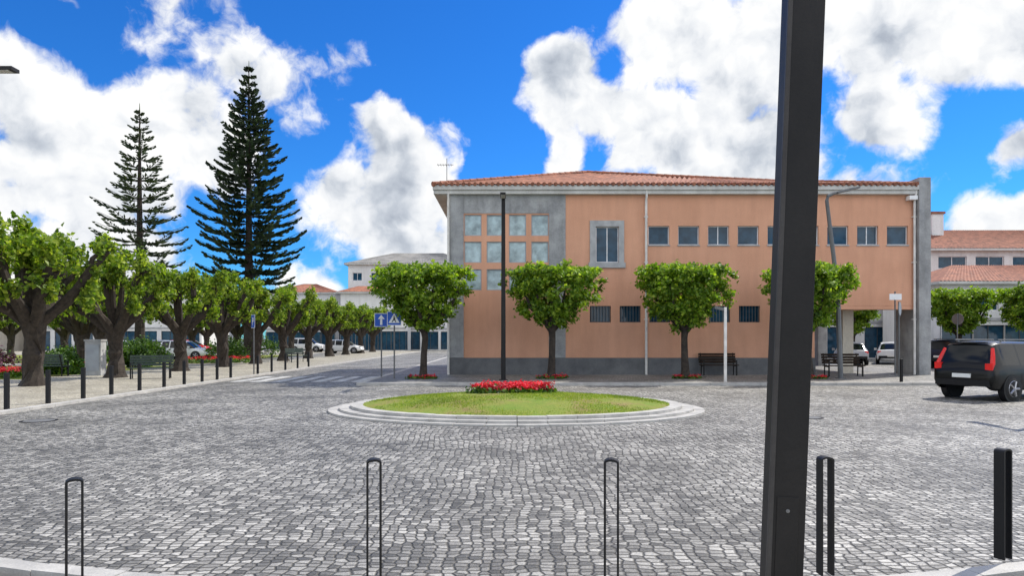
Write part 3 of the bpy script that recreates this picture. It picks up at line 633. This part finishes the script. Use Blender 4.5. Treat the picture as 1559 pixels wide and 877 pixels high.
bench("park_bench",(-14.6,27.6,.06),R(20),'greenwood'); bench("park_bench",(-14.6,46.5,.06),R(60),'greenwood')
bench("wooden_bench",(8.9,29.35,.1),0,'wood'); bench("wooden_bench",(13.9,28.6,.1),R(0),'wood'); bench("park_bench",(-20,29.5,.06),R(180),'greenwood')
mb=MB(); mb.box(-.35,.35,-.2,.2,0,1.5,'granite'); mb.box(-.38,.38,-.23,.23,1.505,1.58,'granite'); mb.box(-.28,.28,-.215,-.205,.2,1.35,'alu'); mb.obj("utility_cabinet",(-18.3,30,.06))
# ------------------------------------------------------------------ cars
def car(name,loc,rz,paint,suv=True):
    if paint not in M: M[paint]=carpaint(paint,{'black_paint':(.004,.004,.004),'white_car_paint':(.75,.75,.75),'red_car_paint':(.45,.01,.01),'dark_blue_paint':(.012,.015,.03),'silver_paint':(.4,.41,.43)}[paint])
    e=empty(name,loc,rz); k=paint
    T=1.60 if suv else 1.44; bl=.98 if suv else .90
    if suv: st_=[(0,.45,.66,.74,.68,.72,.72,.66),(.05,.34,.76,.82,.90,.79,.95,.72),(.12,.30,.80,.84,bl,.80,bl+.06,.71),(.30,.28,.81,.85,bl,.81,T-.07,.61),(.42,.28,.82,.855,bl,.82,T-.02,.63),(.60,.28,.82,.86,bl,.825,T,.635),(1.12,.28,.82,.86,bl-.01,.825,T,.64),(1.2,.28,.82,.86,bl-.01,.825,T,.64),(2.0,.28,.82,.86,bl-.02,.825,T-.01,.64),(2.08,.28,.82,.86,bl-.02,.825,T-.01,.64),(2.5,.28,.82,.86,bl-.03,.825,T-.05,.62),(2.62,.28,.82,.86,bl-.03,.82,T-.10,.61),(3.15,.28,.82,.855,bl-.03,.80,bl+.04,.70),(3.3,.28,.81,.85,bl-.06,.79,bl,.70),(3.8,.3,.78,.82,.83,.75,.88,.62),(3.98,.36,.70,.75,.68,.68,.74,.55),(4.03,.42,.6,.64,.55,.6,.58,.5)]
    else: st_=[(0,.42,.66,.74,.62,.72,.68,.66),(.05,.30,.76,.82,.84,.79,.90,.70),(.15,.24,.80,.84,bl,.80,bl+.05,.68),(.55,.22,.81,.85,bl,.81,T-.10,.58),(.7,.22,.82,.86,bl,.82,T-.04,.6),(.85,.22,.82,.86,bl,.82,T-.01,.61),(1.25,.22,.82,.86,bl-.01,.82,T,.62),(1.33,.22,.82,.86,bl-.01,.82,T,.62),(2.0,.22,.82,.86,bl-.03,.82,T-.01,.62),(2.08,.22,.82,.86,bl-.03,.82,T-.01,.62),(2.4,.22,.82,.86,bl-.04,.82,T-.05,.6),(2.5,.22,.82,.86,bl-.04,.81,T-.09,.59),(3.15,.22,.82,.855,bl-.05,.79,bl,.68),(3.3,.22,.81,.85,bl-.08,.78,bl-.03,.68),(3.85,.24,.78,.82,.70,.74,.76,.6),(4.02,.3,.70,.75,.6,.68,.64,.55),(4.07,.38,.6,.64,.5,.6,.52,.5)]
    mb=MB(); vs=[];np_=15
    for (x,zb,hl,hm_,zt,hb,tp,ht) in st_:
        half=[(hl-.08,zb),(hl,zb+.06),(hm_,zb+(zt-zb)*.35),(hm_,zb+(zt-zb)*.75),(hb,zt),(ht,tp-.05 if tp-zt>.2 else tp-.012),(ht-.12,tp)]
        for (y,z) in half: vs.append((x,-y,z))
        vs.append((x,0,tp+.02))
        for (y,z) in half[::-1]: vs.append((x,y,z))
    byk={}; ns=len(st_)
    for i in range(ns-1):
        for j in range(np_-1):
            s_=min(j,np_-2-j); kk=k
            if s_<=0 : kk='black'
            if s_==4 and 4<=i<=11 and i not in (6,8): kk='carglass'
            if s_>=5 and i in (2,11): kk='carglass'
            byk.setdefault(kk,[]).append((i*np_+j,(i+1)*np_+j,(i+1)*np_+j+1,i*np_+j+1))
    mb.v=[tuple(v) for v in vs]
    for kk,ff in byk.items():
        ii=mb.mi(kk)
        for f in ff: mb.f.append(f); mb.m.append(ii)
    ii=mb.mi(k); mb.f.append(tuple(range(np_))); mb.m.append(ii); mb.f.append(tuple((ns-1)*np_+j for j in range(np_))[::-1]); mb.m.append(ii)
    mb.obj("body",parent=e,smooth=32)
    r=.335 if suv else .31
    mb=MB(); rm=MB()
    for x in (.78,3.27):
        for s in (-1,1):
            mb.tube([(x,s*.70,r),(x,s*.868,r)],[r+.055]*2,'black',24)
            mb.tube([(x,s*.68,r),(x,s*.86,r),(x,s*.885,r)],[r,r,r-.03],'tyre',28)
            rm.tube([(x,s*.80,r),(x,s*.889,r)],[r*.62,r*.62],'tyre',24)
            for q in range(5):
                a=q*2*math.pi/5; rm.tube([(x,s*.893,r),(x+math.cos(a)*r*.62,s*.893,r+math.sin(a)*r*.62)],[.035,.03],'rim',6)
            rm.tube([(x,s*.888,r),(x,s*.896,r)],[r*.66,r*.63],'rim',28,cap=False); rm.tube([(x,s*.885,r),(x,s*.905,r)],[.06,.05],'rim',12)
    mb.obj("tyres",parent=e,smooth=40); rm.obj("rims",parent=e,smooth=40)
    mb=MB()
    mb.box(-.035,.02,-.25,.25,.62 if suv else .5,.73 if suv else .61,'plate'); mb.box(-.03,.1,-.74,.74,.40,.56,'black')
    mb.box(.06,.09,-.35,.35,.80,.83,'alu')
    for s in (-1,1):
        a,b=sorted((s*.60,s*.80))
        if suv:
            mb.box(.03,.15,a,b,.84,1.02,'lampred')
            mb.tube([(.12,s*.745,1.0),(.20,s*.70,1.2),(.28,s*.645,1.42)],[.065,.06,.045],'lampred',6)
        else: mb.box(.03,.16,a,b,.70,.88,'lampred')
        a,b=sorted((s*.52,s*.77)); mb.box(3.78,3.98,a,b,.64,.76,'lampclear')
        a,b=sorted((s*.84,s*1.0)); mb.box(2.72,2.86,a,b,bl-.02,bl+.13,k)
        for xd in (1.16,2.04): a,b=sorted((s*.855,s*.864)); mb.box(xd-.006,xd+.006,a,b,.4,bl-.22,'tyre')
        for xd in (1.28,2.16): a,b=sorted((s*.85,s*.878)); mb.box(xd,xd+.16,a,b,bl-.24,bl-.21,k)
    mb.box(3.95,4.05,-.4,.4,.42,.6,'black'); mb.box(.22,.32,-.5,.5,T-.05,T-.01,k)
    if suv:
        for s in (-1,1): mb.tube([(.6,s*.58,T+.05),(2.3,s*.58,T+.05)],[.018,.018],'greysteel',6); mb.box(.7,.75,s*.58-.015,s*.58+.015,T-.01,T+.045,'greysteel'); mb.box(2.15,2.2,s*.58-.015,s*.58+.015,T-.03,T+.045,'greysteel')
    o=mb.obj("lights_and_trim",parent=e); bevel(o,.012)
    return e
car("black_suv_car",(12.35,18.75,0),R(23),'black_paint',True)
car("dark_hatchback_car",(23.6,37.8,0),R(25),'dark_blue_paint',True)
car("white_car",(24.2,43.5,0),R(62),'white_car_paint',False)
car("silver_car",(21.3,42.5,0),R(70),'silver_paint',False)
car("red_car",(20.9,49.5,0),R(80),'red_car_paint',False)
car("white_car",(27.5,45.5,0),R(60),'white_car_paint',True)
car("white_car",(-27,52,.06),R(0),'white_car_paint',False); car("white_car",(-20,73,.06),R(0),'white_car_paint',False); car("silver_car",(-31,63,.06),R(180),'silver_paint',False); car("white_car",(-26,80,.06),R(0),'white_car_paint',True)
car("red_car",(-36,72,.06),R(0),'red_car_paint',False); car("white_car",(-40,66,.06),R(0),'white_car_paint',False)
